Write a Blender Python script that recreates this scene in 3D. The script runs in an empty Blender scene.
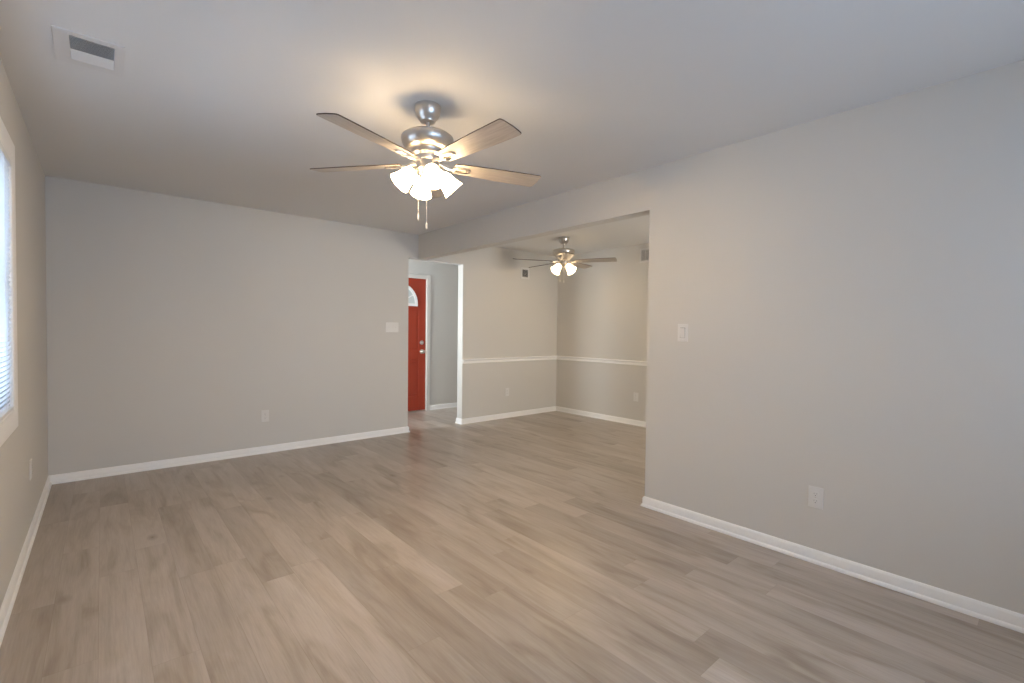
import bpy, bmesh, math
from mathutils import Vector, Matrix

# ------------------------------------------------------------------ camera
scn = bpy.context.scene
COL = scn.collection
F_PX, YAW, PITCH, ROLL, CAM_H = 474.39, 0.7125, 0.0225, 0.0108, 1.2629
fwd = Vector((math.sin(YAW)*math.cos(PITCH), math.cos(YAW)*math.cos(PITCH), -math.sin(PITCH)))
r0 = Vector((math.cos(YAW), -math.sin(YAW), 0)); u0 = r0.cross(fwd)
rgt = r0*math.cos(ROLL) + u0*math.sin(ROLL); up = -r0*math.sin(ROLL) + u0*math.cos(ROLL)
cd = bpy.data.cameras.new('camera'); cam = bpy.data.objects.new('camera', cd); COL.objects.link(cam)
cd.sensor_width = 36; cd.lens = F_PX*36/1024; cd.clip_start = 0.02; cd.clip_end = 100
mw = Matrix((rgt, up, -fwd)).transposed().to_4x4(); mw.translation = Vector((0, 0, CAM_H))
cam.matrix_world = mw
scn.camera = cam

# ------------------------------------------------------------------ world, exposure
SKY = 7.2
w = bpy.data.worlds.new('world'); scn.world = w; w.use_nodes = True
bg = w.node_tree.nodes['Background']; bg.inputs[0].default_value = (0.76, 1.0, 1.40, 1); bg.inputs[1].default_value = SKY
LAMP = 26.0                       # radiance of the fan lamp shades
BULB = 1200.0                     # radiance of the bulbs inside them
LAMP_FAR = 5.0                   # the dining fan burns dimmer bulbs
BULB_FAR = 200.0
LAMP_COL = (1.0, 0.72, 0.41)
scn.view_settings.view_transform = 'Standard'; scn.view_settings.look = 'None'
scn.view_settings.gamma = 1; scn.view_settings.exposure = 0.09; scn.view_settings.use_curve_mapping = False
try:
    scn.cycles.max_bounces = 12; scn.cycles.diffuse_bounces = 6; scn.cycles.transparent_max_bounces = 16
    scn.cycles.sample_clamp_indirect = 8
except Exception: pass

# ------------------------------------------------------------------ dimensions
H = 2.44
XL, XR, YB, XD, YE, HH = -0.332, 2.975, 5.2365, 5.465, 1.95, 2.14
X1, X2 = 2.840, 3.649
T = 0.115
YF = 6.48            # entry wall face
YN = -1.5            # wall behind the camera
YDN = 0.5            # near wall of the dining area
XEL = 1.6            # left end of the entry hall
WZ0, WZ1 = 0.86, 2.04
WINS = {1: ('x', XL, 1.55, 3.24), 3: ('y', YN, 0.1, 2.6),

        4: ('x', XEL, 5.55, 6.35), 5: ('y', YDN, 3.7, 4.9)}

def portal(name, loc, size, direction):
    l = bpy.data.lights.new(name, 'AREA'); l.shape = 'RECTANGLE'; l.size, l.size_y = size
    l.cycles.is_portal = True
    o = bpy.data.objects.new(name, l); COL.objects.link(o); o.location = loc
    o.rotation_euler = Vector(direction).to_track_quat('-Z', 'Z').to_euler()
    return o
zc = (WZ0+WZ1)/2; zs = WZ1-WZ0
portal('window_daylight', (XL-0.2, 2.395, zc), (zs, 1.69), (1, 0, 0))
portal('window_daylight', (1.35, YN-0.2, zc), (2.5, zs), (0, 1, 0))
portal('window_daylight', (XEL-0.2, 5.95, zc), (zs, 0.8), (1, 0, 0))
portal('window_daylight', (4.3, YDN-0.2, zc), (1.2, zs), (0, 1, 0))

def daylight(name, loc, size, direction, power, color):  # lamp added outside an unseen window, in place of outdoor light
    o = portal(name, loc, size, direction); o.data.cycles.is_portal = False
    o.data.energy = power; o.data.color = color
daylight('entry_window_daylight', (XEL-0.3, 5.95, zc), (zs, 0.8), (1, 0, 0), 90, (1.0, 1.0, 0.98))
daylight('dining_warm_fill', (4.3, YDN-0.3, zc), (1.2, zs), (0, 1, 0), 56, (1.0, 0.76, 0.44))  # added warm fill for the dining area, set outside an unseen window

# ------------------------------------------------------------------ materials
def mat(name, color, rough=0.5, metal=0.0, spec=0.5, bump=None, emit=None, estr=0, coat=0):
    m = bpy.data.materials.new(name); m.use_nodes = True
    nt = m.node_tree; b = nt.nodes['Principled BSDF']
    b.inputs['Base Color'].default_value = (*color, 1); b.inputs['Roughness'].default_value = rough
    b.inputs['Metallic'].default_value = metal; b.inputs['Specular IOR Level'].default_value = spec
    if emit: b.inputs['Emission Color'].default_value = (*emit, 1); b.inputs['Emission Strength'].default_value = estr
    # slight procedural variation so no surface is perfectly even
    tc = nt.nodes.new('ShaderNodeTexCoord'); n = nt.nodes.new('ShaderNodeTexNoise')
    sc, st, dist = bump or (60, 0.03, 0.001)
    n.inputs['Scale'].default_value = sc; n.inputs['Detail'].default_value = 3
    nt.links.new(tc.outputs['Object'], n.inputs['Vector'])
    bp = nt.nodes.new('ShaderNodeBump'); bp.inputs['Strength'].default_value = st; bp.inputs['Distance'].default_value = dist
    nt.links.new(n.outputs['Fac'], bp.inputs['Height']); nt.links.new(bp.outputs['Normal'], b.inputs['Normal'])
    return m
M_WALL = mat('greige_wall_paint', (0.64, 0.622, 0.592), 0.62, spec=0.3, bump=(140, 0.10, 0.0012))
M_CEIL = mat('flat_ceiling_paint', (0.74, 0.735, 0.73), 0.8, spec=0.2, bump=(120, 0.10, 0.0012))
M_TRIM = mat('white_semigloss_trim', (0.90, 0.895, 0.89), 0.35, bump=(30, 0.03, 0.0008))
M_PLATE = mat('white_plastic', (0.73, 0.72, 0.705), 0.35)
M_CASING = mat('cream_door_casing', (0.72, 0.69, 0.65), 0.4)
M_SLOT = mat('dark_slot', (0.03, 0.03, 0.03), 0.6)
M_RED = mat('red_door_paint', (0.36, 0.042, 0.016), 0.38, bump=(40, 0.05, 0.001))
M_NICKEL = mat('brushed_nickel', (0.64, 0.60, 0.555), 0.33, 1.0, bump=(200, 0.05, 0.0005))
M_VENT = mat('white_enamel', (0.70, 0.69, 0.685), 0.4)
M_DUCT = mat('dark_duct', (0.05, 0.05, 0.055), 0.8)
M_BLIND = mat('white_vinyl_slat', (0.90, 0.91, 0.92), 0.4)
def translucent(m, f, col):
    nt = m.node_tree; b = nt.nodes['Principled BSDF']; o = nt.nodes['Material Output']
    t = nt.nodes.new('ShaderNodeBsdfTranslucent'); t.inputs[0].default_value = (*col, 1); x = nt.nodes.new('ShaderNodeMixShader'); x.inputs[0].default_value = f
    nt.links.new(b.outputs[0], x.inputs[1]); nt.links.new(t.outputs[0], x.inputs[2]); nt.links.new(x.outputs[0], o.inputs[0])
translucent(M_BLIND, 0.45, (0.92, 0.94, 0.96))
M_VINYL = mat('white_vinyl_frame', (0.82, 0.83, 0.84), 0.35)
M_CHAIN = mat('pull_chain_metal', (0.75, 0.72, 0.68), 0.35, 0.8)
M_PULL = mat('cream_pull_end', (0.85, 0.82, 0.76), 0.4)
M_LAMP = mat('lit_frosted_glass', (0.9, 0.88, 0.84), 0.4, emit=LAMP_COL, estr=LAMP)
M_BULB = mat('lit_bulb', (0.9, 0.88, 0.84), 0.4, emit=LAMP_COL, estr=BULB)
M_LAMP_FAR = mat('dimmer_lit_frosted_glass', (0.9, 0.88, 0.84), 0.4, emit=LAMP_COL, estr=LAMP_FAR)
M_BULB_FAR = mat('dimmer_lit_bulb', (0.9, 0.88, 0.84), 0.4, emit=LAMP_COL, estr=BULB_FAR)
M_LEAD = mat('grey_leaded_glass', (0.62, 0.66, 0.66), 0.25, bump=(25, 0.4, 0.004))

def glass_mat():
    m = bpy.data.materials.new('window_glass'); m.use_nodes = True; nt = m.node_tree
    for n in list(nt.nodes): nt.nodes.remove(n)
    out = nt.nodes.new('ShaderNodeOutputMaterial'); mx = nt.nodes.new('ShaderNodeMixShader')
    t = nt.nodes.new('ShaderNodeBsdfTransparent'); g = nt.nodes.new('ShaderNodeBsdfGlossy'); fr = nt.nodes.new('ShaderNodeFresnel')
    t.inputs[0].default_value = (0.94, 0.96, 0.95, 1); g.inputs['Roughness'].default_value = 0.02; fr.inputs[0].default_value = 1.45
    nt.links.new(fr.outputs[0], mx.inputs[0]); nt.links.new(t.outputs[0], mx.inputs[1]); nt.links.new(g.outputs[0], mx.inputs[2])
    nt.links.new(mx.outputs[0], out.inputs[0]); return m
M_GLASS = glass_mat()

class NT:
    def __init__(s, m): s.nt = m.node_tree
    def n(s, t, **k):
        o = s.nt.nodes.new(t)
        for a, b in k.items(): setattr(o, a, b)
        return o
    def put(s, sock, v):
        if isinstance(v, (int, float)): sock.default_value = v
        elif isinstance(v, tuple): sock.default_value = v
        else: s.nt.links.new(v, sock)
    def math(s, op, a, b=None, c=None, clamp=False):
        o = s.n('ShaderNodeMath', operation=op, use_clamp=clamp); s.put(o.inputs[0], a)
        if b is not None: s.put(o.inputs[1], b)
        if c is not None: s.put(o.inputs[2], c)
        return o.outputs[0]
    def xyz(s, x, y, z):
        o = s.n('ShaderNodeCombineXYZ'); s.put(o.inputs[0], x); s.put(o.inputs[1], y); s.put(o.inputs[2], z); return o.outputs[0]
    def noise(s, v, scale=1, detail=3, rough=0.5, dist=0.0):
        o = s.n('ShaderNodeTexNoise'); s.put(o.inputs['Vector'], v); o.inputs['Scale'].default_value = scale
        o.inputs['Detail'].default_value = detail; o.inputs['Roughness'].default_value = rough; o.inputs['Distortion'].default_value = dist
        return o.outputs['Fac']
    def ramp(s, f, stops):
        o = s.n('ShaderNodeValToRGB'); s.put(o.inputs[0], f); e = o.color_ramp.elements
        for i, (p, c) in enumerate(stops):
            if i >= 2: e.new(p)
            e[i].position = p; e[i].color = (*c, 1) if len(c) == 3 else c
        return o.outputs[0]
    def mix(s, f, a, b, mode='MIX'):
        o = s.n('ShaderNodeMix', data_type='RGBA', blend_type=mode); s.put(o.inputs[0], f)
        s.put(o.inputs[6], a if not isinstance(a, tuple) else (*a, 1)[:4]); s.put(o.inputs[7], b if not isinstance(b, tuple) else (*b, 1)[:4])
        return o.outputs[2]

def floor_mat():
    m = bpy.data.materials.new('oak_vinyl_planks'); m.use_nodes = True; N = NT(m); b = m.node_tree.nodes['Principled BSDF']
    tc = N.n('ShaderNodeTexCoord'); sp = N.n('ShaderNodeSeparateXYZ'); N.nt.links.new(tc.outputs['Object'], sp.inputs[0])
    x, y = sp.outputs[0], sp.outputs[1]
    W, L = 0.1525, 1.22
    cx = N.math('DIVIDE', N.math('ADD', x, 0.02), W); col = N.math('FLOOR', cx); fx = N.math('SUBTRACT', cx, col)
    wn = N.n('ShaderNodeTexWhiteNoise', noise_dimensions='1D'); N.put(wn.inputs['W'], N.math('ADD', col, 3.5))
    cy = N.math('ADD', N.math('DIVIDE', y, L), N.math('MULTIPLY', wn.outputs['Value'], 5.0))
    row = N.math('FLOOR', cy); fy = N.math('SUBTRACT', cy, row)
    w2 = N.n('ShaderNodeTexWhiteNoise', noise_dimensions='3D'); N.put(w2.inputs['Vector'], N.xyz(col, row, 1.7))
    rid = w2.outputs['Value']
    off = N.math('MULTIPLY', rid, 37.0)
    # long grain, fibres, broad figure, knots
    grain = N.noise(N.xyz(N.math('MULTIPLY', x, 26.0), N.math('MULTIPLY', y, 1.6), off), 1, 5, 0.6, 0.6)
    fibre = N.noise(N.xyz(N.math('MULTIPLY', x, 160.0), N.math('MULTIPLY', y, 7.0), off), 1, 3, 0.6)
    broad = N.noise(N.xyz(N.math('MULTIPLY', x, 8.0), N.math('MULTIPLY', y, 1.5), N.math('ADD', off, 9.0)), 1, 3, 0.5, 1.0)
    base = N.ramp(broad, [(0.25, (0.29, 0.240, 0.190)), (0.48, (0.41, 0.360, 0.312)), (0.75, (0.465, 0.42, 0.38))])
    g = N.ramp(grain, [(0.26, (0.83, 0.82, 0.805)), (0.52, (1, 1, 1)), (0.8, (1.05, 1.05, 1.05))])
    c1 = N.mix(0.85, base, g, 'MULTIPLY')
    fb = N.ramp(fibre, [(0.3, (0.88, 0.87, 0.86)), (0.6, (1.04, 1.04, 1.04))])
    c2 = N.mix(0.7, c1, fb, 'MULTIPLY')
    tone = N.ramp(rid, [(0.0, (0.83, 0.81, 0.79)), (0.5, (0.97, 0.965, 0.96)), (1.0, (1.09, 1.09, 1.10))])
    c3 = N.mix(1.0, c2, tone, 'MULTIPLY')
    vo = N.n('ShaderNodeTexVoronoi'); N.put(vo.inputs['Vector'], N.xyz(N.math('MULTIPLY', x, 3.6), N.math('MULTIPLY', y, 1.9), off)); vo.inputs['Scale'].default_value = 1.0
    kn = N.ramp(vo.outputs['Distance'], [(0.0, (0.30, 0.25, 0.21)), (0.028, (0.66, 0.62, 0.58)), (0.12, (1, 1, 1))])
    kmask = N.math('GREATER_THAN', N.math('FRACT', N.math('MULTIPLY', rid, 13.7)), 0.45)
    c4 = N.mix(N.math('MULTIPLY', kmask, 0.85), c3, kn, 'MULTIPLY')
    ex = N.math('MINIMUM', fx, N.math('SUBTRACT', 1.0, fx)); ey = N.math('MINIMUM', fy, N.math('SUBTRACT', 1.0, fy))
    sx = N.math('LESS_THAN', N.math('MULTIPLY', ex, W), 0.0011); sy = N.math('LESS_THAN', N.math('MULTIPLY', ey, L), 0.0011)
    seam = N.math('MAXIMUM', sx, sy)
    c5 = N.mix(N.math('MULTIPLY', seam, 0.26), c4, (0.16, 0.12, 0.09))
    N.put(b.inputs['Base Color'], c5)
    N.put(b.inputs['Roughness'], N.math('ADD', N.math('MULTIPLY', grain, 0.10), 0.27))
    b.inputs['Specular IOR Level'].default_value = 0.5
    bp = N.n('ShaderNodeBump'); bp.inputs['Strength'].default_value = 0.12; bp.inputs['Distance'].default_value = 0.001
    N.put(bp.inputs['Height'], N.math('SUBTRACT', fibre, N.math('MULTIPLY', seam, 1.0))); N.put(b.inputs['Normal'], bp.outputs[0])
    return m
M_FLOOR = floor_mat()

def blade_mat():
    m = bpy.data.materials.new('grey_washed_blade_wood'); m.use_nodes = True; N = NT(m); b = m.node_tree.nodes['Principled BSDF']
    tc = N.n('ShaderNodeTexCoord'); sp = N.n('ShaderNodeSeparateXYZ'); N.nt.links.new(tc.outputs['Object'], sp.inputs[0])
    gr = N.noise(N.xyz(N.math('MULTIPLY', sp.outputs[0], 6.0), N.math('MULTIPLY', sp.outputs[1], 90.0), 0.0), 1, 4, 0.6, 0.4)
    N.put(b.inputs['Base Color'], N.ramp(gr, [(0.3, (0.36, 0.31, 0.27)), (0.7, (0.50, 0.45, 0.40))]))
    b.inputs['Roughness'].default_value = 0.42
    return m
M_BLADE = blade_mat()
M_BEDGE = mat('dark_blade_edge', (0.075, 0.045, 0.03), 0.5)

# ------------------------------------------------------------------ mesh helpers
def tag(o, label=None, cat=None, group=None, kind=None):
    if label: o['label'] = label
    if cat: o['category'] = cat
    if group: o['group'] = group
    if kind: o['kind'] = kind
    return o
def link(name, bm, m, parent=None, smooth=False, loc=None, bevel=0, mats=None):
    me = bpy.data.meshes.new(name)
    bmesh.ops.recalc_face_normals(bm, faces=bm.faces)
    bm.to_mesh(me); bm.free()
    for k in (mats or [m]): me.materials.append(k)
    if smooth:
        for p in me.polygons: p.use_smooth = True
        me.set_sharp_from_angle(angle=math.radians(38))
    o = bpy.data.objects.new(name, me); COL.objects.link(o)
    if parent: o.parent = parent
    if loc: o.location = loc
    if bevel:
        md = o.modifiers.new('bevel', 'BEVEL'); md.width = bevel; md.segments = 2; md.limit_method = 'ANGLE'; md.angle_limit = math.radians(50)
    return o
def empty(name, loc, rot=(0, 0, 0)):
    o = bpy.data.objects.new(name, None); COL.objects.link(o); o.location = loc; o.rotation_euler = rot
    o.empty_display_size = 0.1; return o
def box(bm, a, b, M=None, mi=0):
    x0, y0, z0 = a; x1, y1, z1 = b
    vs = [bm.verts.new(v) for v in ((x0,y0,z0),(x1,y0,z0),(x1,y1,z0),(x0,y1,z0),(x0,y0,z1),(x1,y0,z1),(x1,y1,z1),(x0,y1,z1))]
    if M is not None:
        for v in vs: v.co = M @ v.co
    for f in ((0,3,2,1),(4,5,6,7),(0,1,5,4),(1,2,6,5),(2,3,7,6),(3,0,4,7)):
        bm.faces.new([vs[i] for i in f]).material_index = mi
def lathe(bm, prof, seg=40, M=None, cap0=False, cap1=False):
    rings = []
    for r, z in prof:
        ring = []
        for i in range(seg):
            a = 2*math.pi*i/seg; v = Vector((r*math.cos(a), r*math.sin(a), z))
            ring.append(bm.verts.new(M @ v if M is not None else v))
        rings.append(ring)
    for A, B in zip(rings, rings[1:]):
        for i in range(seg): bm.faces.new((A[i], A[(i+1) % seg], B[(i+1) % seg], B[i]))
    if cap0: bm.faces.new(rings[0][::-1])
    if cap1: bm.faces.new(rings[-1])
def tube(bm, pts, rad, seg=10):
    pts = [Vector(p) for p in pts]; rings = []
    for i, p in enumerate(pts):
        d = (pts[min(i+1, len(pts)-1)] - pts[max(i-1, 0)]).normalized()
        a = d.orthogonal().normalized() if i == 0 else (pa - d*pa.dot(d)).normalized()
        pa = a; c = d.cross(a); r = rad[i] if isinstance(rad, (list, tuple)) else rad
        rings.append([bm.verts.new(p + r*(a*math.cos(2*math.pi*k/seg) + c*math.sin(2*math.pi*k/seg))) for k in range(seg)])
    for A, B in zip(rings, rings[1:]):
        for k in range(seg): bm.faces.new((A[k], A[(k+1) % seg], B[(k+1) % seg], B[k]))
    bm.faces.new(rings[0][::-1]); bm.faces.new(rings[-1])
def prism(bm, poly, z0, z1, M=None, mi=0, side_mi=None):
    a = [bm.verts.new((x, y, z0)) for x, y in poly]; b = [bm.verts.new((x, y, z1)) for x, y in poly]
    if M is not None:
        for v in a+b: v.co = M @ v.co
    bm.faces.new(a[::-1]).material_index = mi; bm.faces.new(b).material_index = mi
    n = len(poly)
    for i in range(n):
        bm.faces.new((a[i], a[(i+1) % n], b[(i+1) % n], b[i])).material_index = mi if side_mi is None else side_mi
NB = bmesh.new
def fold(bm): bmesh.ops.remove_doubles(bm, verts=bm.verts, dist=1e-5)

# ------------------------------------------------------------------ the room shell
bm = NB(); box(bm, (XL-0.15, YN-0.15, -0.12), (XD+0.15, YF+0.15, 0)); tag(link('floor', bm, M_FLOOR), 'light greige wood plank flooring running through every room', kind='structure')
bm = NB(); box(bm, (XL-0.15, YN-0.15, H), (XD+0.15, YF+0.15, H+0.12)); tag(link('ceiling', bm, M_CEIL), 'flat off-white painted ceiling', kind='structure')

def wall(name, axis, c0, c1, s0, s1, holes, label):
    """solid wall between planes c0..c1, running s0..s1, with rectangular holes (a0, a1, z0, z1)"""
    bm = NB(); ss = sorted({s0, s1, *[h[0] for h in holes], *[h[1] for h in holes]})
    for a, b in zip(ss, ss[1:]):
        m_ = (a+b)/2; zs_ = [(0.0, H)]
        for h in holes:
            if h[0] < m_ < h[1]:
                zs_ = [seg for seg in ((0.0, h[2]), (h[3], H)) if seg[1]-seg[0] > 1e-4]
        for z0, z1 in zs_:
            if axis == 'x': box(bm, (c0, a, z0), (c1, b, z1))
            else: box(bm, (a, c0, z0), (b, c1, z1))
    return tag(link(name, bm, M_WALL), label, kind='structure')
wall('wall_left', 'x', XL-0.15, XL, YN-0.15, YB, [(WINS[1][2], WINS[1][3], WZ0, WZ1)], 'left wall with the window')
wall('wall_back', 'y', YB, YB+T, XL-0.15, XD, [(X1, X2, 0, HH)], 'far wall with the opening to the entry')
wall('wall_right', 'x', XR, XR+T, YN-0.15, YB, [(YE, YB, 0, HH)], 'right wall and header of the wide opening')
wall('wall_dining_right', 'x', XD, XD+0.15, YDN-0.15, YF+0.12, [], 'far right wall of the dining area')
wall('wall_dining_near', 'y', YDN-0.12, YDN, XR+T, XD, [(WINS[5][2], WINS[5][3], WZ0, WZ1)], 'near wall of the dining area')
wall('wall_front', 'y', YN-0.15, YN, XL, XR, [(WINS[3][2], WINS[3][3], WZ0, WZ1)], 'wall behind the camera with an added wide window')
DX1 = 3.835; DX0 = DX1-0.915; DH = 2.055
wall('wall_entry', 'y', YF, YF+0.12, XEL-0.12, XD, [(DX0, DX1, 0, DH)], 'entry wall that holds the red door')
wall('wall_entry_left', 'x', XEL-0.12, XEL, YB+T, YF, [(WINS[4][2], WINS[4][3], WZ0, WZ1)], 'left end wall of the entry')

# ------------------------------------------------------------------ swept trim
def sweep(paths, prof, m, label=None):
    """paths: list of (name, [pts]) ; room on the left of travel; each segment named separately with mitred ends"""
    for names, pts in paths:
        P = [Vector((x, y)) for x, y in pts]; nrm = []
        for a, b in zip(P, P[1:]):
            d = (b-a).normalized(); nrm.append(Vector((-d.y, d.x)))
        mit = []
        for i in range(len(P)):
            if i == 0: mit.append(nrm[0])
            elif i == len(P)-1: mit.append(nrm[-1])
            else: mit.append((nrm[i-1]+nrm[i])/(1+nrm[i-1].dot(nrm[i])))
        for i in range(len(P)-1):
            bm = NB(); A = []; B = []
            for o, z in prof:
                a = P[i]+mit[i]*o; b = P[i+1]+mit[i+1]*o
                A.append(bm.verts.new((a.x, a.y, z))); B.append(bm.verts.new((b.x, b.y, z)))
            n = len(prof)
            for k in range(n): bm.faces.new((A[k], A[(k+1) % n], B[(k+1) % n], B[k]))
            bm.faces.new(A[::-1]); bm.faces.new(B)
            tag(link(names[i], bm, m, smooth=True), label, kind='structure')
BASE = [(0, 0.0008), (0.0215, 0.0008), (0.0215, 0.006), (0.0195, 0.013), (0.0155, 0.0185), (0.0115, 0.020), (0.0115, 0.060), (0.009, 0.066), (0.0045, 0.072), (0, 0.073)]
# travel so that the room lies on the left hand
sweep([(['baseboard_entry_wrap', 'baseboard_back', 'baseboard_left', 'baseboard_front', 'baseboard_right', 'baseboard_right_end', 'baseboard_dining_side', 'baseboard_dining_near', 'baseboard_dining_right', 'baseboard_dining_back', 'baseboard_opening_jamb', 'baseboard_entry_back', 'baseboard_entry_right', 'baseboard_entry_front'],
        [(X1, YB+T), (X1, YB), (XL, YB), (XL, YN), (XR, YN), (XR, YE), (XR+T, YE), (XR+T, YDN), (XD, YDN), (XD, YB), (X2, YB), (X2, YB+T), (XD, YB+T), (XD, YF), (DX1+0.062, YF)]),
       (['baseboard_entry_front', 'baseboard_entry_left', 'baseboard_entry_back'], [(DX0-0.062, YF), (XEL, YF), (XEL, YB+T), (X1, YB+T)])],
      BASE, M_TRIM, 'white baseboard with shoe moulding')
R0 = 0.815
RAIL = [(0, R0), (0.010, R0), (0.014, R0+0.006), (0.013, R0+0.016), (0.009, R0+0.022), (0.009, R0+0.034), (0.016, R0+0.040), (0.024, R0+0.046), (0.025, R0+0.054), (0.020, R0+0.060), (0, R0+0.062)]
sweep([(['trim_chair_rail_near', 'trim_chair_rail_right', 'trim_chair_rail_back'], [(XR+T, YDN), (XD, YDN), (XD, YB), (X2+0.004, YB)])], RAIL, M_TRIM, 'white chair rail')

# ------------------------------------------------------------------ windows and blinds
def window(n, with_blind_label):
    axis, c, a0, a1 = WINS[n]
    inward = -1 if n in () else 1
    depth = 0.15 if n in (1, 2, 3) else 0.12
    # local frame: u along wall, v into the room, z up
    if axis == 'x': M = Matrix(((0, 1, 0, c), (1, 0, 0, 0), (0, 0, 1, 0), (0, 0, 0, 1)))
    else: M = Matrix(((1, 0, 0, 0), (0, 1, 0, c), (0, 0, 1, 0), (0, 0, 0, 1)))
    cw = 0.088
    bm = NB()   # picture frame casing with mitred corners
    for (p, q) in (((a0, WZ0), (a1, WZ0)), ((a1, WZ0), (a1, WZ1)), ((a1, WZ1), (a0, WZ1)), ((a0, WZ1), (a0, WZ0))):
        uc, zc_ = (a0+a1)/2, (WZ0+WZ1)/2
        def outp(t, k): return (t[0]+(k if t[0] > uc else -k), t[1]+(k if t[1] > zc_ else -k))
        A = []; B = []
        for k, v in ((-0.004, -0.0), (-0.004, 0.010), (0.0, 0.014), (0.016, 0.013), (0.024, 0.017), (cw-0.02, 0.020), (cw, 0.018), (cw, 0.0)):
            for L_, t in ((A, p), (B, q)):
                o = outp(t, k); L_.append(bm.verts.new(M @ Vector((o[0], v, o[1]))))
        m_ = len(A)
        for i in range(m_): bm.faces.new((A[i], A[(i+1) % m_], B[(i+1) % m_], B[i]))
    root = link('window_%d' % n, bm, M_TRIM, smooth=True); tag(root, 'white cased double-hung window' , kind='structure')
    def ring(bm, u0, u1, z0, z1, wd, v0, v1):
        box(bm, (u0, v0, z0), (u0+wd, v1, z1), M); box(bm, (u1-wd, v0, z0), (u1, v1, z1), M)
        box(bm, (u0+wd, v0, z0), (u1-wd, v1, z0+wd), M); box(bm, (u0+wd, v0, z1-wd), (u1-wd, v1, z1), M)
    bm = NB(); ring(bm, a0, a1, WZ0, WZ1, 0.035, -depth+0.005, -0.075); link('window_frame', bm, M_VINYL, root, bevel=0.003)
    zm = 1.45; units = [(a0+0.035, a1-0.035)]
    if a1-a0 > 1.4: mid = (a0+a1)/2; units = [(a0+0.035, mid-0.02), (mid+0.02, a1-0.035)]
    for u0, u1 in units:
        bm = NB(); ring(bm, u0, u1, WZ0+0.035, zm+0.02, 0.035, -0.105, -0.080); link('sash', bm, M_VINYL, root, bevel=0.002)
        bm = NB(); ring(bm, u0, u1, zm-0.02, WZ1-0.035, 0.035, -0.135, -0.108) if depth > 0.13 else ring(bm, u0, u1, zm+0.02, WZ1-0.035, 0.035, -0.105, -0.080)
        link('sash', bm, M_VINYL, root, bevel=0.002)
        bm = NB(); box(bm, (u0+0.03, -0.094, WZ0+0.06), (u1-0.03, -0.091, zm-0.01), M)
        box(bm, (u0+0.03, -0.094-(0.028 if depth > 0.13 else 0), zm+0.01), (u1-0.03, -0.091-(0.028 if depth > 0.13 else 0), WZ1-0.06), M)
        link('glass', bm, M_GLASS, root)
    if len(units) == 2:
        bm = NB(); box(bm, (mid-0.02, -depth+0.01, WZ0+0.035), (mid+0.02, -0.077, WZ1-0.035), M); link('mullion', bm, M_VINYL, root)
    if with_blind_label:
        e = empty('window_blind', (M @ Vector(((a0+a1)/2, 0, WZ1)))); tag(e, with_blind_label, 'blind')
        L_ = M.copy(); inv = Matrix.Translation(-e.location) @ M
        bm = NB(); box(bm, (a0+0.007, -0.020, WZ1-0.036), (a1-0.007, 0.015, WZ1-0.006), inv); link('headrail', bm, M_VINYL, e, bevel=0.002)
        bm = NB(); z = WZ1-0.045; tilt = math.radians(64)
        while z > WZ0+0.03:
            pr = []
            for k in range(5):
                s = -0.0125+0.025*k/4; bow = 0.0022*(1-(s/0.0125)**2)
                vv = 0.003 + s*math.cos(tilt) ; zz = z + s*math.sin(tilt) + bow
                pr.append((vv, zz))
            for (v0, z0), (v1, z1) in zip(pr, pr[1:]):
                vs = [bm.verts.new(inv @ Vector(p)) for p in ((a0+0.007, v0, z0), (a1-0.007, v0, z0), (a1-0.007, v1, z1), (a0+0.007, v1, z1))]
                bm.faces.new(vs)
            z -= 0.0215
        fold(bm)
        bmesh.ops.solidify(bm, geom=bm.faces[:], thickness=0.0006)
        link('slats', bm, M_BLIND, e, smooth=True)
        bm = NB(); box(bm, (a0+0.008, -0.008, WZ0+0.008), (a1-0.008, 0.014, WZ0+0.022), inv); link('bottom_rail', bm, M_VINYL, e, bevel=0.002)
        for k in (0.12, 0.5, 0.88):
            u = a0+(a1-a0)*k
            bm = NB(); tube(bm, [inv @ Vector((u, 0.0115, WZ1-0.03)), inv @ Vector((u, 0.0115, WZ0+0.02))], 0.0008, 6); link('ladder_cord', bm, M_BLIND, e)
    return root
window(1, 'white mini blind with lowered tilted slats in the left wall window')
for n in (3, 4, 5): window(n, None)  # unseen windows, added to let outside light in

# ------------------------------------------------------------------ red entry door
bm = NB(); DC = (DX0+DX1)/2
yd = YF+0.025          # door face
prs = []
def panel_door():
    bm = NB()
    box(bm, (DX0, yd+0.008, 0.004), (DX1, yd+0.044, DH))     # core
    # raised stiles and rails leave recessed panels
    fx = [DX0+0.006, DX0+0.125, DC-0.05, DC+0.05, DX1-0.125, DX1-0.006]
    for a, b in ((fx[0], fx[1]), (fx[4], fx[5])): box(bm, (a, yd, 0.014), (b, yd+0.008, DH-0.006))
    for z0, z1 in ((0.24, 0.80), (0.95, 1.60)): box(bm, (fx[2], yd, z0), (fx[3], yd+0.008, z1))
    for z0, z1 in ((0.014, 0.24), (0.80, 0.95), (1.60, DH-0.006)): box(bm, (fx[1], yd, z0), (fx[4], yd+0.008, z1))
    for a, b in ((fx[1], fx[2]), (fx[3], fx[4])):
        for z0, z1 in ((0.24, 0.80), (0.95, 1.60)):
            box(bm, (a+0.035, yd+0.001, z0+0.035), (b-0.035, yd+0.009, z1-0.035))
    return bm
door = link('door_1', panel_door(), M_RED, bevel=0.004)
tag(door, 'red panelled front door with a half-round fanlight', kind='structure')
def arc_pts(r, n=28): return [(DC+r*math.cos(math.pi*i/n), 1.665+r*math.sin(math.pi*i/n)) for i in range(n+1)]
RO, RI = 0.305, 0.262
bm = NB(); Ap = arc_pts(RO); Bp = arc_pts(RI)
Myz = Matrix(((1, 0, 0, 0), (0, 0, 1, 0), (0, 1, 0, 0), (0, 0, 0, 1)))   # (x, z, y) -> world
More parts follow.
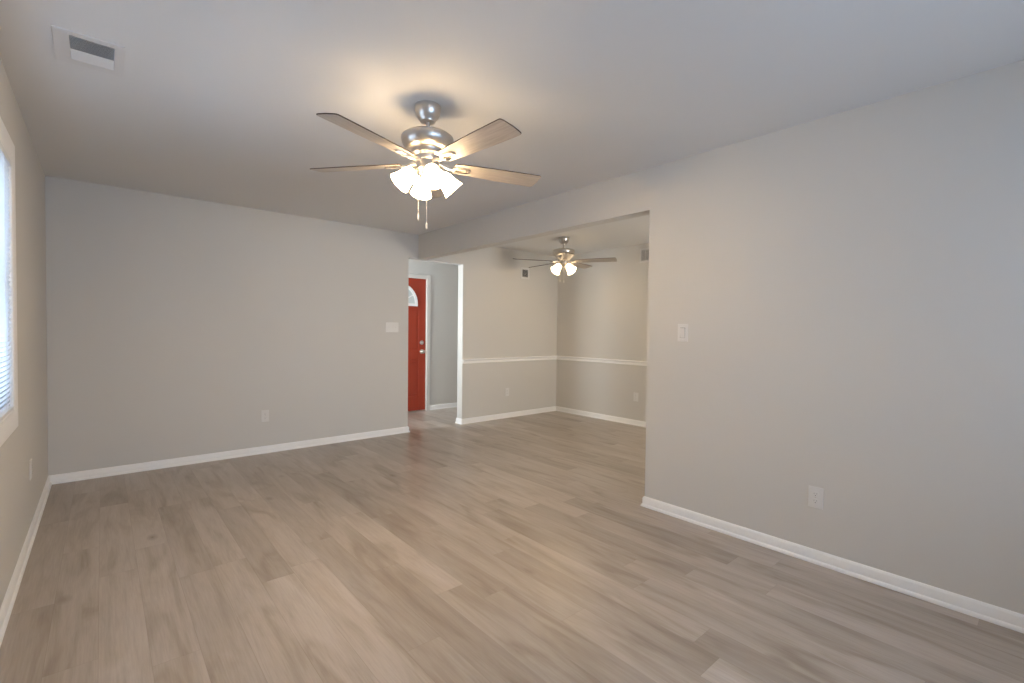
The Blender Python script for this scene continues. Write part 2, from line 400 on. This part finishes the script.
for i in range(28):
    prism(bm, [Ap[i], Ap[i+1], Bp[i+1], Bp[i]], yd-0.012, yd+0.006, Myz)
prism(bm, [(DC-RO, 1.665), (DC+RO, 1.665), (DC+RO, 1.625), (DC-RO, 1.625)], yd-0.012, yd+0.006, Myz)
fold(bm)
ff = link('fanlight_frame', bm, M_TRIM, door); ff['label'] = 'white half-round fanlight frame'
bm = NB(); prism(bm, Bp, yd-0.003, yd+0.004, Myz); link('fanlight_glass', bm, M_LEAD, ff)
bm = NB()
for a in (30, 60, 90, 120, 150):
    ca, sa = math.cos(math.radians(a)), math.sin(math.radians(a)); k = 0.006
    prism(bm, [(DC+0.09*ca-k*sa, 1.665+0.09*sa+k*ca), (DC+0.09*ca+k*sa, 1.665+0.09*sa-k*ca), (DC+RI*ca+k*sa, 1.665+RI*sa-k*ca), (DC+RI*ca-k*sa, 1.665+RI*sa+k*ca)], yd-0.009, yd-0.002, Myz)
s0 = arc_pts(0.098, 14); s1 = arc_pts(0.085, 14)
for i in range(14): prism(bm, [s0[i], s0[i+1], s1[i+1], s1[i]], yd-0.009, yd-0.002, Myz)
link('fanlight_muntin', bm, M_TRIM, ff)
My = Matrix(((1, 0, 0, 0), (0, 0, -1, 0), (0, 1, 0, 0), (0, 0, 0, 1)))   # lathe axis z -> -y
def knob(name, x, z, prof):
    bm = NB(); lathe(bm, prof, 28, Matrix.Translation((x, yd, z)) @ My, True, True); o = link(name, bm, M_NICKEL, door, smooth=True); return o
knob('door_knob', DX1-0.075, 0.925, [(0.033, 0), (0.033, 0.006), (0.028, 0.010), (0.013, 0.014), (0.012, 0.030), (0.022, 0.036), (0.028, 0.046), (0.029, 0.056), (0.022, 0.066), (0.008, 0.069)])['label'] = 'round brushed nickel door knob'
knob('deadbolt', DX1-0.075, 1.065, [(0.032, 0), (0.032, 0.008), (0.026, 0.014), (0.012, 0.016), (0.010, 0.026), (0.004, 0.028)])['label'] = 'round brushed nickel deadbolt'
for z in (0.25, 1.03, 1.82):
    bm = NB(); tube(bm, [(DX0+0.008, yd-0.006, z-0.045), (DX0+0.008, yd-0.006, z+0.045)], 0.006, 10); link('hinge', bm, M_NICKEL, door)
bm = NB(); box(bm, (DX0+0.001, YF-0.004, 0.0008), (DX1-0.001, YF+0.115, 0.014)); tag(link('trim_2', bm, M_NICKEL, bevel=0.003), 'metal threshold under the red door', kind='structure')
# casing round the door
bm = NB(); cw = 0.057
for x0, x1 in ((DX0-cw, DX0+0.006), (DX1-0.006, DX1+cw)): box(bm, (x0, YF-0.016, 0.0008), (x1, YF+0.0005, DH+cw))
box(bm, (DX0+0.006, YF-0.016, DH-0.006), (DX1-0.006, YF+0.0005, DH+cw))
tag(link('trim_1', bm, M_CASING, bevel=0.004), 'white casing round the red door', kind='structure')

# ------------------------------------------------------------------ ceiling fans
def blade_bm():
    bm = NB(); hw = [(0.145, 0.040), (0.165, 0.046), (0.26, 0.054), (0.42, 0.062), (0.60, 0.066), (0.640, 0.066), (0.648, 0.061)]
    tip = [(0.652, 0.0)]
    pts = [(x, -y) for x, y in hw] + [(0.652, -0.045), (0.655, 0.0), (0.652, 0.045)] + [(x, y) for x, y in hw[::-1]]
    pitch = Matrix.Rotation(math.radians(-11.5), 4, 'X')
    prism(bm, pts, -0.003, 0.003, pitch, 0, 1); return bm
def bracket_bm():
    bm = NB(); pitch = Matrix.Rotation(math.radians(-11.5), 4, 'X')
    # arm that widens into a slotted plate under the blade
    tube(bm, [(0.055, 0, 0.010), (0.085, 0, 0.002), (0.115, 0, -0.008), (0.150, 0, -0.009)], [0.011, 0.010, 0.009, 0.008], 10)
    out = [(0.135, -0.014), (0.160, -0.026), (0.215, -0.023), (0.235, -0.010), (0.235, 0.010), (0.215, 0.023), (0.160, 0.026), (0.135, 0.014)]
    inn = [(0.155, -0.006), (0.165, -0.013), (0.205, -0.012), (0.216, -0.005), (0.216, 0.005), (0.205, 0.012), (0.165, 0.013), (0.155, 0.006)]
    n = len(out)
    for i in range(n):
        j = (i+1) % n; prism(bm, [out[i], out[j], inn[j], inn[i]], -0.012, -0.0035, pitch)
    fold(bm); return bm
SHADE = [(0.024, 0.0), (0.031, -0.004), (0.038, -0.018), (0.042, -0.038), (0.046, -0.062), (0.051, -0.082), (0.059, -0.102)]
PROTO = {}
def cached(key, fn, mats, smooth=False, bevel=0):
    """first call builds the mesh, later ones share its data"""
    def mk(name, parent, loc=(0, 0, 0), rot=(0, 0, 0)):
        if key not in PROTO:
            o = link(name, fn(), None, parent, smooth=smooth, bevel=bevel, mats=mats); PROTO[key] = o
        else:
            o = PROTO[key].copy(); o.name = name; COL.objects.link(o); o.parent = parent
        o.location = loc; o.rotation_euler = rot; return o
    return mk
mk_blade = cached('blade', blade_bm, [M_BLADE, M_BEDGE], bevel=0.0012)
mk_bracket = cached('bracket', bracket_bm, [M_NICKEL], smooth=True)
def screw_bm():
    bm = NB(); pitch = Matrix.Rotation(math.radians(-11.5), 4, 'X')
    for x, y in ((0.226, 0.0), ): lathe(bm, [(0.0045, -0.012), (0.0045, -0.014), (0.002, -0.0155)], 12, pitch @ Matrix.Translation((x, y, 0)), True, True)
    return bm
mk_screw = cached('screw', screw_bm, [M_NICKEL], smooth=True)
def canopy_bm():
    bm = NB(); lathe(bm, [(0.066, -0.0005), (0.068, -0.006), (0.068, -0.024), (0.063, -0.046), (0.052, -0.066), (0.042, -0.076), (0.040, -0.084), (0.014, -0.088)], 48, None, True, True); return bm
def rod_bm():
    bm = NB(); lathe(bm, [(0.0115, -0.080), (0.0115, -0.140), (0.022, -0.142), (0.024, -0.158), (0.018, -0.162)], 24, None, True, True); return bm
def housing_bm():
    bm = NB(); lathe(bm, [(0.026, -0.156), (0.085, -0.160), (0.118, -0.168), (0.134, -0.180), (0.1365, -0.190), (0.132, -0.212), (0.120, -0.234), (0.106, -0.246), (0.082, -0.250), (0.080, -0.258), (0.086, -0.264), (0.086, -0.274), (0.078, -0.279), (0.070, -0.284), (0.068, -0.300), (0.062, -0.306)], 64, None, True, True); return bm
def switch_bm():
    bm = NB(); lathe(bm, [(0.058, -0.306), (0.060, -0.316), (0.058, -0.338), (0.062, -0.344), (0.062, -0.350), (0.050, -0.362), (0.034, -0.370), (0.018, -0.380), (0.010, -0.390), (0.004, -0.394)], 40, None, True, True); return bm
def arm_bm():      # a short curved arm and its socket cup, x radial
    bm = NB(); tube(bm, [(0.045, 0, 0.0), (0.054, 0, 0.002), (0.064, 0, -0.003), (0.073, 0, -0.012)], [0.009, 0.009, 0.010, 0.012], 12)
    M = Matrix.Translation((0.066, 0, -0.006)) @ Matrix.Rotation(math.radians(-LT), 4, 'Y')
    lathe(bm, [(0.010, 0.004), (0.020, 0.0), (0.026, -0.010), (0.027, -0.022), (0.024, -0.024)], 24, M, True, True); return bm
LT = 44
def shade_bm():
    bm = NB(); M = Matrix.Translation((0.066, 0, -0.006)) @ Matrix.Rotation(math.radians(-LT), 4, 'Y') @ Matrix.Translation((0, 0, -0.014))
    lathe(bm, SHADE + [(r-0.003, z) for r, z in SHADE[::-1]], 32, M); return bm
def bulb_bm():
    bm = NB(); M = Matrix.Translation((0.066, 0, -0.006)) @ Matrix.Rotation(math.radians(-LT), 4, 'Y') @ Matrix.Translation((0, 0, -0.02))
    lathe(bm, [(0.010, 0), (0.013, -0.02), (0.022, -0.038), (0.025, -0.052), (0.021, -0.066), (0.010, -0.074)], 16, M, True, True); return bm
mk_canopy = cached('canopy', canopy_bm, [M_NICKEL], True); mk_rod = cached('rod', rod_bm, [M_NICKEL], True)
mk_housing = cached('housing', housing_bm, [M_NICKEL], True); mk_switch = cached('switch', switch_bm, [M_NICKEL], True)
mk_arm = cached('arm', arm_bm, [M_NICKEL], True); mk_shades = [cached('shade%d' % i, shade_bm, [m], True) for i, m in enumerate((M_LAMP, M_LAMP_FAR))]; mk_bulbs = [cached('bulb%d' % i, bulb_bm, [m], True) for i, m in enumerate((M_BULB, M_BULB_FAR))]
def ceiling_fan(loc, blade_phase, light_phase, chains, label, dim=0):
    root = empty('ceiling_fan', loc); tag(root, label, 'ceiling fan', 'ceiling fans with light kits')
    mk_canopy('canopy', root); mk_rod('downrod', root); mk_housing('motor_housing', root, (0, 0, 0.014)); mk_switch('light_kit_housing', root, (0, 0, 0.014))
    for k in range(5):
        a = math.radians(blade_phase+72*k)
        b = mk_blade('blade', root, (0, 0, -0.302), (0, 0, a))
        mk_bracket('blade_bracket', b); mk_screw('screw', b)
    for k in range(4):
        a = math.radians(light_phase+90*k)
        o = mk_arm('light_arm', root, (0, 0, -0.334), (0, 0, a)); mk_shades[dim]('lamp_shade', o); mk_bulbs[dim]('bulb', o)
    for (x, y, z0, z1) in chains:
        bm = NB(); tube(bm, [(x, y, z0), (x, y, z1+0.03)], 0.0013, 6)
        zz = z0
        while zz > z1+0.03:
            bmesh.ops.create_icosphere(bm, subdivisions=1, radius=0.0022, matrix=Matrix.Translation((x, y, zz))); zz -= 0.0065
        c = link('pull_chain', bm, M_CHAIN, root, smooth=True)
        bm = NB(); lathe(bm, [(0.0015, z1+0.034), (0.004, z1+0.028), (0.005, z1+0.008), (0.003, z1)], 12, Matrix.Translation((x, y, 0)), True, True)
        link('chain_pull', bm, M_PULL, c, smooth=True)
    return root
ca, sa = math.cos(math.radians(139.2)), math.sin(math.radians(139.2))
ceiling_fan((1.304, 2.207, H), 56.4, -107, [(0.045*ca-0.01*sa, 0.045*sa+0.01*ca, -0.37, -0.600), (0.022*ca*0-0.03, -0.045, -0.37, -0.655)],
            'large near ceiling fan with five blades and lit shades in the living room')
ceiling_fan((4.385, 4.102, H), 12, -92, [(-0.03, 0.03, -0.37, -0.560), (-0.03, -0.035, -0.37, -0.575)],
            'smaller-looking far ceiling fan with lit shades in the dining area beyond the wide opening', 1)

# ------------------------------------------------------------------ wall plates; local frame: x across, z up, -y out of the wall
def plate_bm(wd, ht, t=0.006):
    bm = NB(); box(bm, (-wd/2, -t, -ht/2), (wd/2, 0, ht/2)); return bm
def wall_rot(side): return {'back': 0.0, 'right': -math.pi/2, 'left': math.pi/2}[side]
def duplex(name, loc, side, label, group='duplex wall outlets'):
    r = empty(name, loc, (0, 0, wall_rot(side))); tag(r, label, 'outlet', group)
    if 'oplate' not in PROTO: PROTO['oplate'] = 1
    cached('op', lambda: plate_bm(0.072, 0.117), [M_PLATE], bevel=0.0025)('cover_plate', r, (0, -0.0002, 0))
    def rec():
        bm = NB(); pts = []
        for i in range(24):
            a = 2*math.pi*i/24; x, z = 0.0172*math.cos(a), 0.0172*math.sin(a); z = max(-0.0135, min(0.0135, z)); pts.append((x, z))
        M = Matrix(((1, 0, 0, 0), (0, 0, 1, 0), (0, 1, 0, 0), (0, 0, 0, 1))); prism(bm, pts, -0.0085, -0.0055, M); return bm
    def slots():
        bm = NB(); box(bm, (-0.0070, -0.0090, -0.001), (-0.0058, -0.0080, 0.006)); box(bm, (0.0058, -0.0090, 0.0), (0.0070, -0.0080, 0.006))
        lathe(bm, [(0.0021, 0.0078), (0.0021, 0.0090)], 12, Matrix(((1, 0, 0, 0), (0, 0, -1, 0), (0, 1, 0, -0.008), (0, 0, 0, 1))), True, True); return bm
    for z in (0.0195, -0.0195):
        o = cached('rec', rec, [M_PLATE])('receptacle', r, (0, 0, z)); cached('slots', slots, [M_SLOT])('slots', o)
    def scr():
        bm = NB(); lathe(bm, [(0.003, 0.005), (0.003, 0.0068), (0.002, 0.0074)], 12, Matrix(((1, 0, 0, 0), (0, 0, -1, 0), (0, 1, 0, 0), (0, 0, 0, 1))), True, True); return bm
    cached('oscr', scr, [M_NICKEL], True)('screw', r)
    return r
duplex('wall_outlet', (2.975, 0.864, 0.3625), 'right', 'white duplex outlet low on the right wall, the nearest and largest outlet')
duplex('wall_outlet', (1.238, YB, 0.376), 'back', 'white outlet low on the far living room wall, left of the red door')
duplex('wall_outlet', (4.438, YB, 0.375), 'back', 'white outlet under the chair rail beside the hallway opening in the dining area')
duplex('wall_outlet', (XD, 3.745, 0.385), 'right', 'white outlet under the chair rail on the far right dining wall')
duplex('wall_outlet', (XL, 4.006, 0.405), 'left', 'white outlet seen edge-on low on the left wall beyond the window')

# three-gang toggle switch on the back wall
r = empty('light_switch', (2.625, YB, 1.29)); tag(r, 'wide three-gang white switch plate on far wall left of the red door', 'light switch', 'wall switches')
link('cover_plate', plate_bm(0.164, 0.117), M_PLATE, r, bevel=0.0025, loc=(0, -0.0002, 0))
for x in (-0.046, 0, 0.046):
    bm = NB(); box(bm, (x-0.0052, -0.0075, -0.0125), (x+0.0052, -0.0055, 0.0125))
    box(bm, (x-0.004, -0.017, 0.0), (x+0.004, -0.006, 0.008), Matrix.Rotation(math.radians(0), 4, 'X')); link('toggle', bm, M_PLATE, r, bevel=0.001)
    for z in (-0.030, 0.030):
        bm = NB(); lathe(bm, [(0.003, 0.005), (0.003, 0.0070), (0.002, 0.0076)], 12, Matrix(((1, 0, 0, x), (0, 0, -1, 0), (0, 1, 0, z), (0, 0, 0, 1))), True, True); link('screw', bm, M_PLATE, r)
# rocker switch on the right wall
r = empty('light_switch', (XR, 1.674, 1.262), (0, 0, wall_rot('right'))); tag(r, 'white rocker switch on the right wall near its free end', 'light switch', 'wall switches')
link('cover_plate', plate_bm(0.074, 0.119), M_PLATE, r, bevel=0.0025, loc=(0, -0.0002, 0))
bm = NB(); Mx = Matrix.Rotation(math.radians(5), 4, 'X'); box(bm, (-0.0165, -0.0105, -0.033), (0.0165, -0.0045, 0.033), Mx); link('rocker', bm, M_PLATE, r, bevel=0.0012)
bm = NB(); box(bm, (-0.018, -0.0064, -0.0345), (0.018, -0.0055, 0.0345)); rim = link('rocker_gap', bm, M_SLOT, r)
for z in (-0.048, 0.048):
    bm = NB(); lathe(bm, [(0.003, 0.005), (0.003, 0.0068), (0.002, 0.0074)], 12, Matrix(((1, 0, 0, 0), (0, 0, -1, 0), (0, 1, 0, z), (0, 0, 0, 1))), True, True); link('screw', bm, M_PLATE, r)

# ------------------------------------------------------------------ air registers; local frame as above
def register(name, loc, rot, wd, ht, label, core, split=None, tilt=38, cat='air vent', pitch=0.012):
    """frame wd x ht, louvred core (x0, x1, z0, z1); slats run along x; split: z where the slats turn the other way"""
    r = empty(name, loc, rot); tag(r, label, cat, 'air registers')
    x0, x1, z0, z1 = core; t = 0.006
    bm = NB()
    box(bm, (-wd/2, -t, -ht/2), (wd/2, -0.0003, z0)); box(bm, (-wd/2, -t, z1), (wd/2, -0.0003, ht/2))
    box(bm, (-wd/2, -t, z0), (x0, -0.0003, z1)); box(bm, (x1, -t, z0), (wd/2, -0.0003, z1)); fold(bm)
    link('vent_frame', bm, M_VENT, r, bevel=0.002)
    bm = NB(); box(bm, (x0, -0.0012, z0), (x1, -0.0004, z1)); d = link('duct_opening', bm, M_DUCT, r)
    bm = NB(); z = z0+pitch/2
    while z < z1:
        sgn = 1 if (split is None or z > split) else -1
        M = Matrix.Translation((0, -0.007, z)) @ Matrix.Rotation(math.radians(sgn*tilt), 4, 'X')
        box(bm, (x0, -0.0065, -0.0005), (x1, 0.0045, 0.0005), M); z += pitch
    link('louvres', bm, M_VENT, r)
    bm = NB()
    nb = 3 if x1-x0 > 0.2 else 0
    for k in range(1, nb+1):
        x = x0+(x1-x0)*k/(nb+1); box(bm, (x-0.0012, -0.0125, z0), (x+0.0012, -0.0035, z1))
    if nb: link('vent_bar', bm, M_VENT, r)
    return r
# ceiling register: local +x -> world +x, local z -> world +y, out of the wall (-y) -> down
register('ceiling_vent', (-0.032, 2.762, H), (math.pi/2, 0, 0), 0.225, 0.31,
         'white two-way register on the ceiling above the left window', (-0.062, 0.079, -0.092, 0.122), split=0.006, tilt=-50) 
register('wall_vent', (4.765, YB, 2.118), (0, 0, 0), 0.17, 0.17, 'small square vent with dark centre high on the dining back wall', (-0.055, 0.055, -0.055, 0.055), tilt=30, pitch=0.012)
register('wall_vent', (XD, 3.56, 2.285), (0, 0, -math.pi/2), 0.32, 0.19, 'white register high on the far right dining wall, cut by the near wall', (-0.135, 0.135, -0.07, 0.07), tilt=58, pitch=0.011)
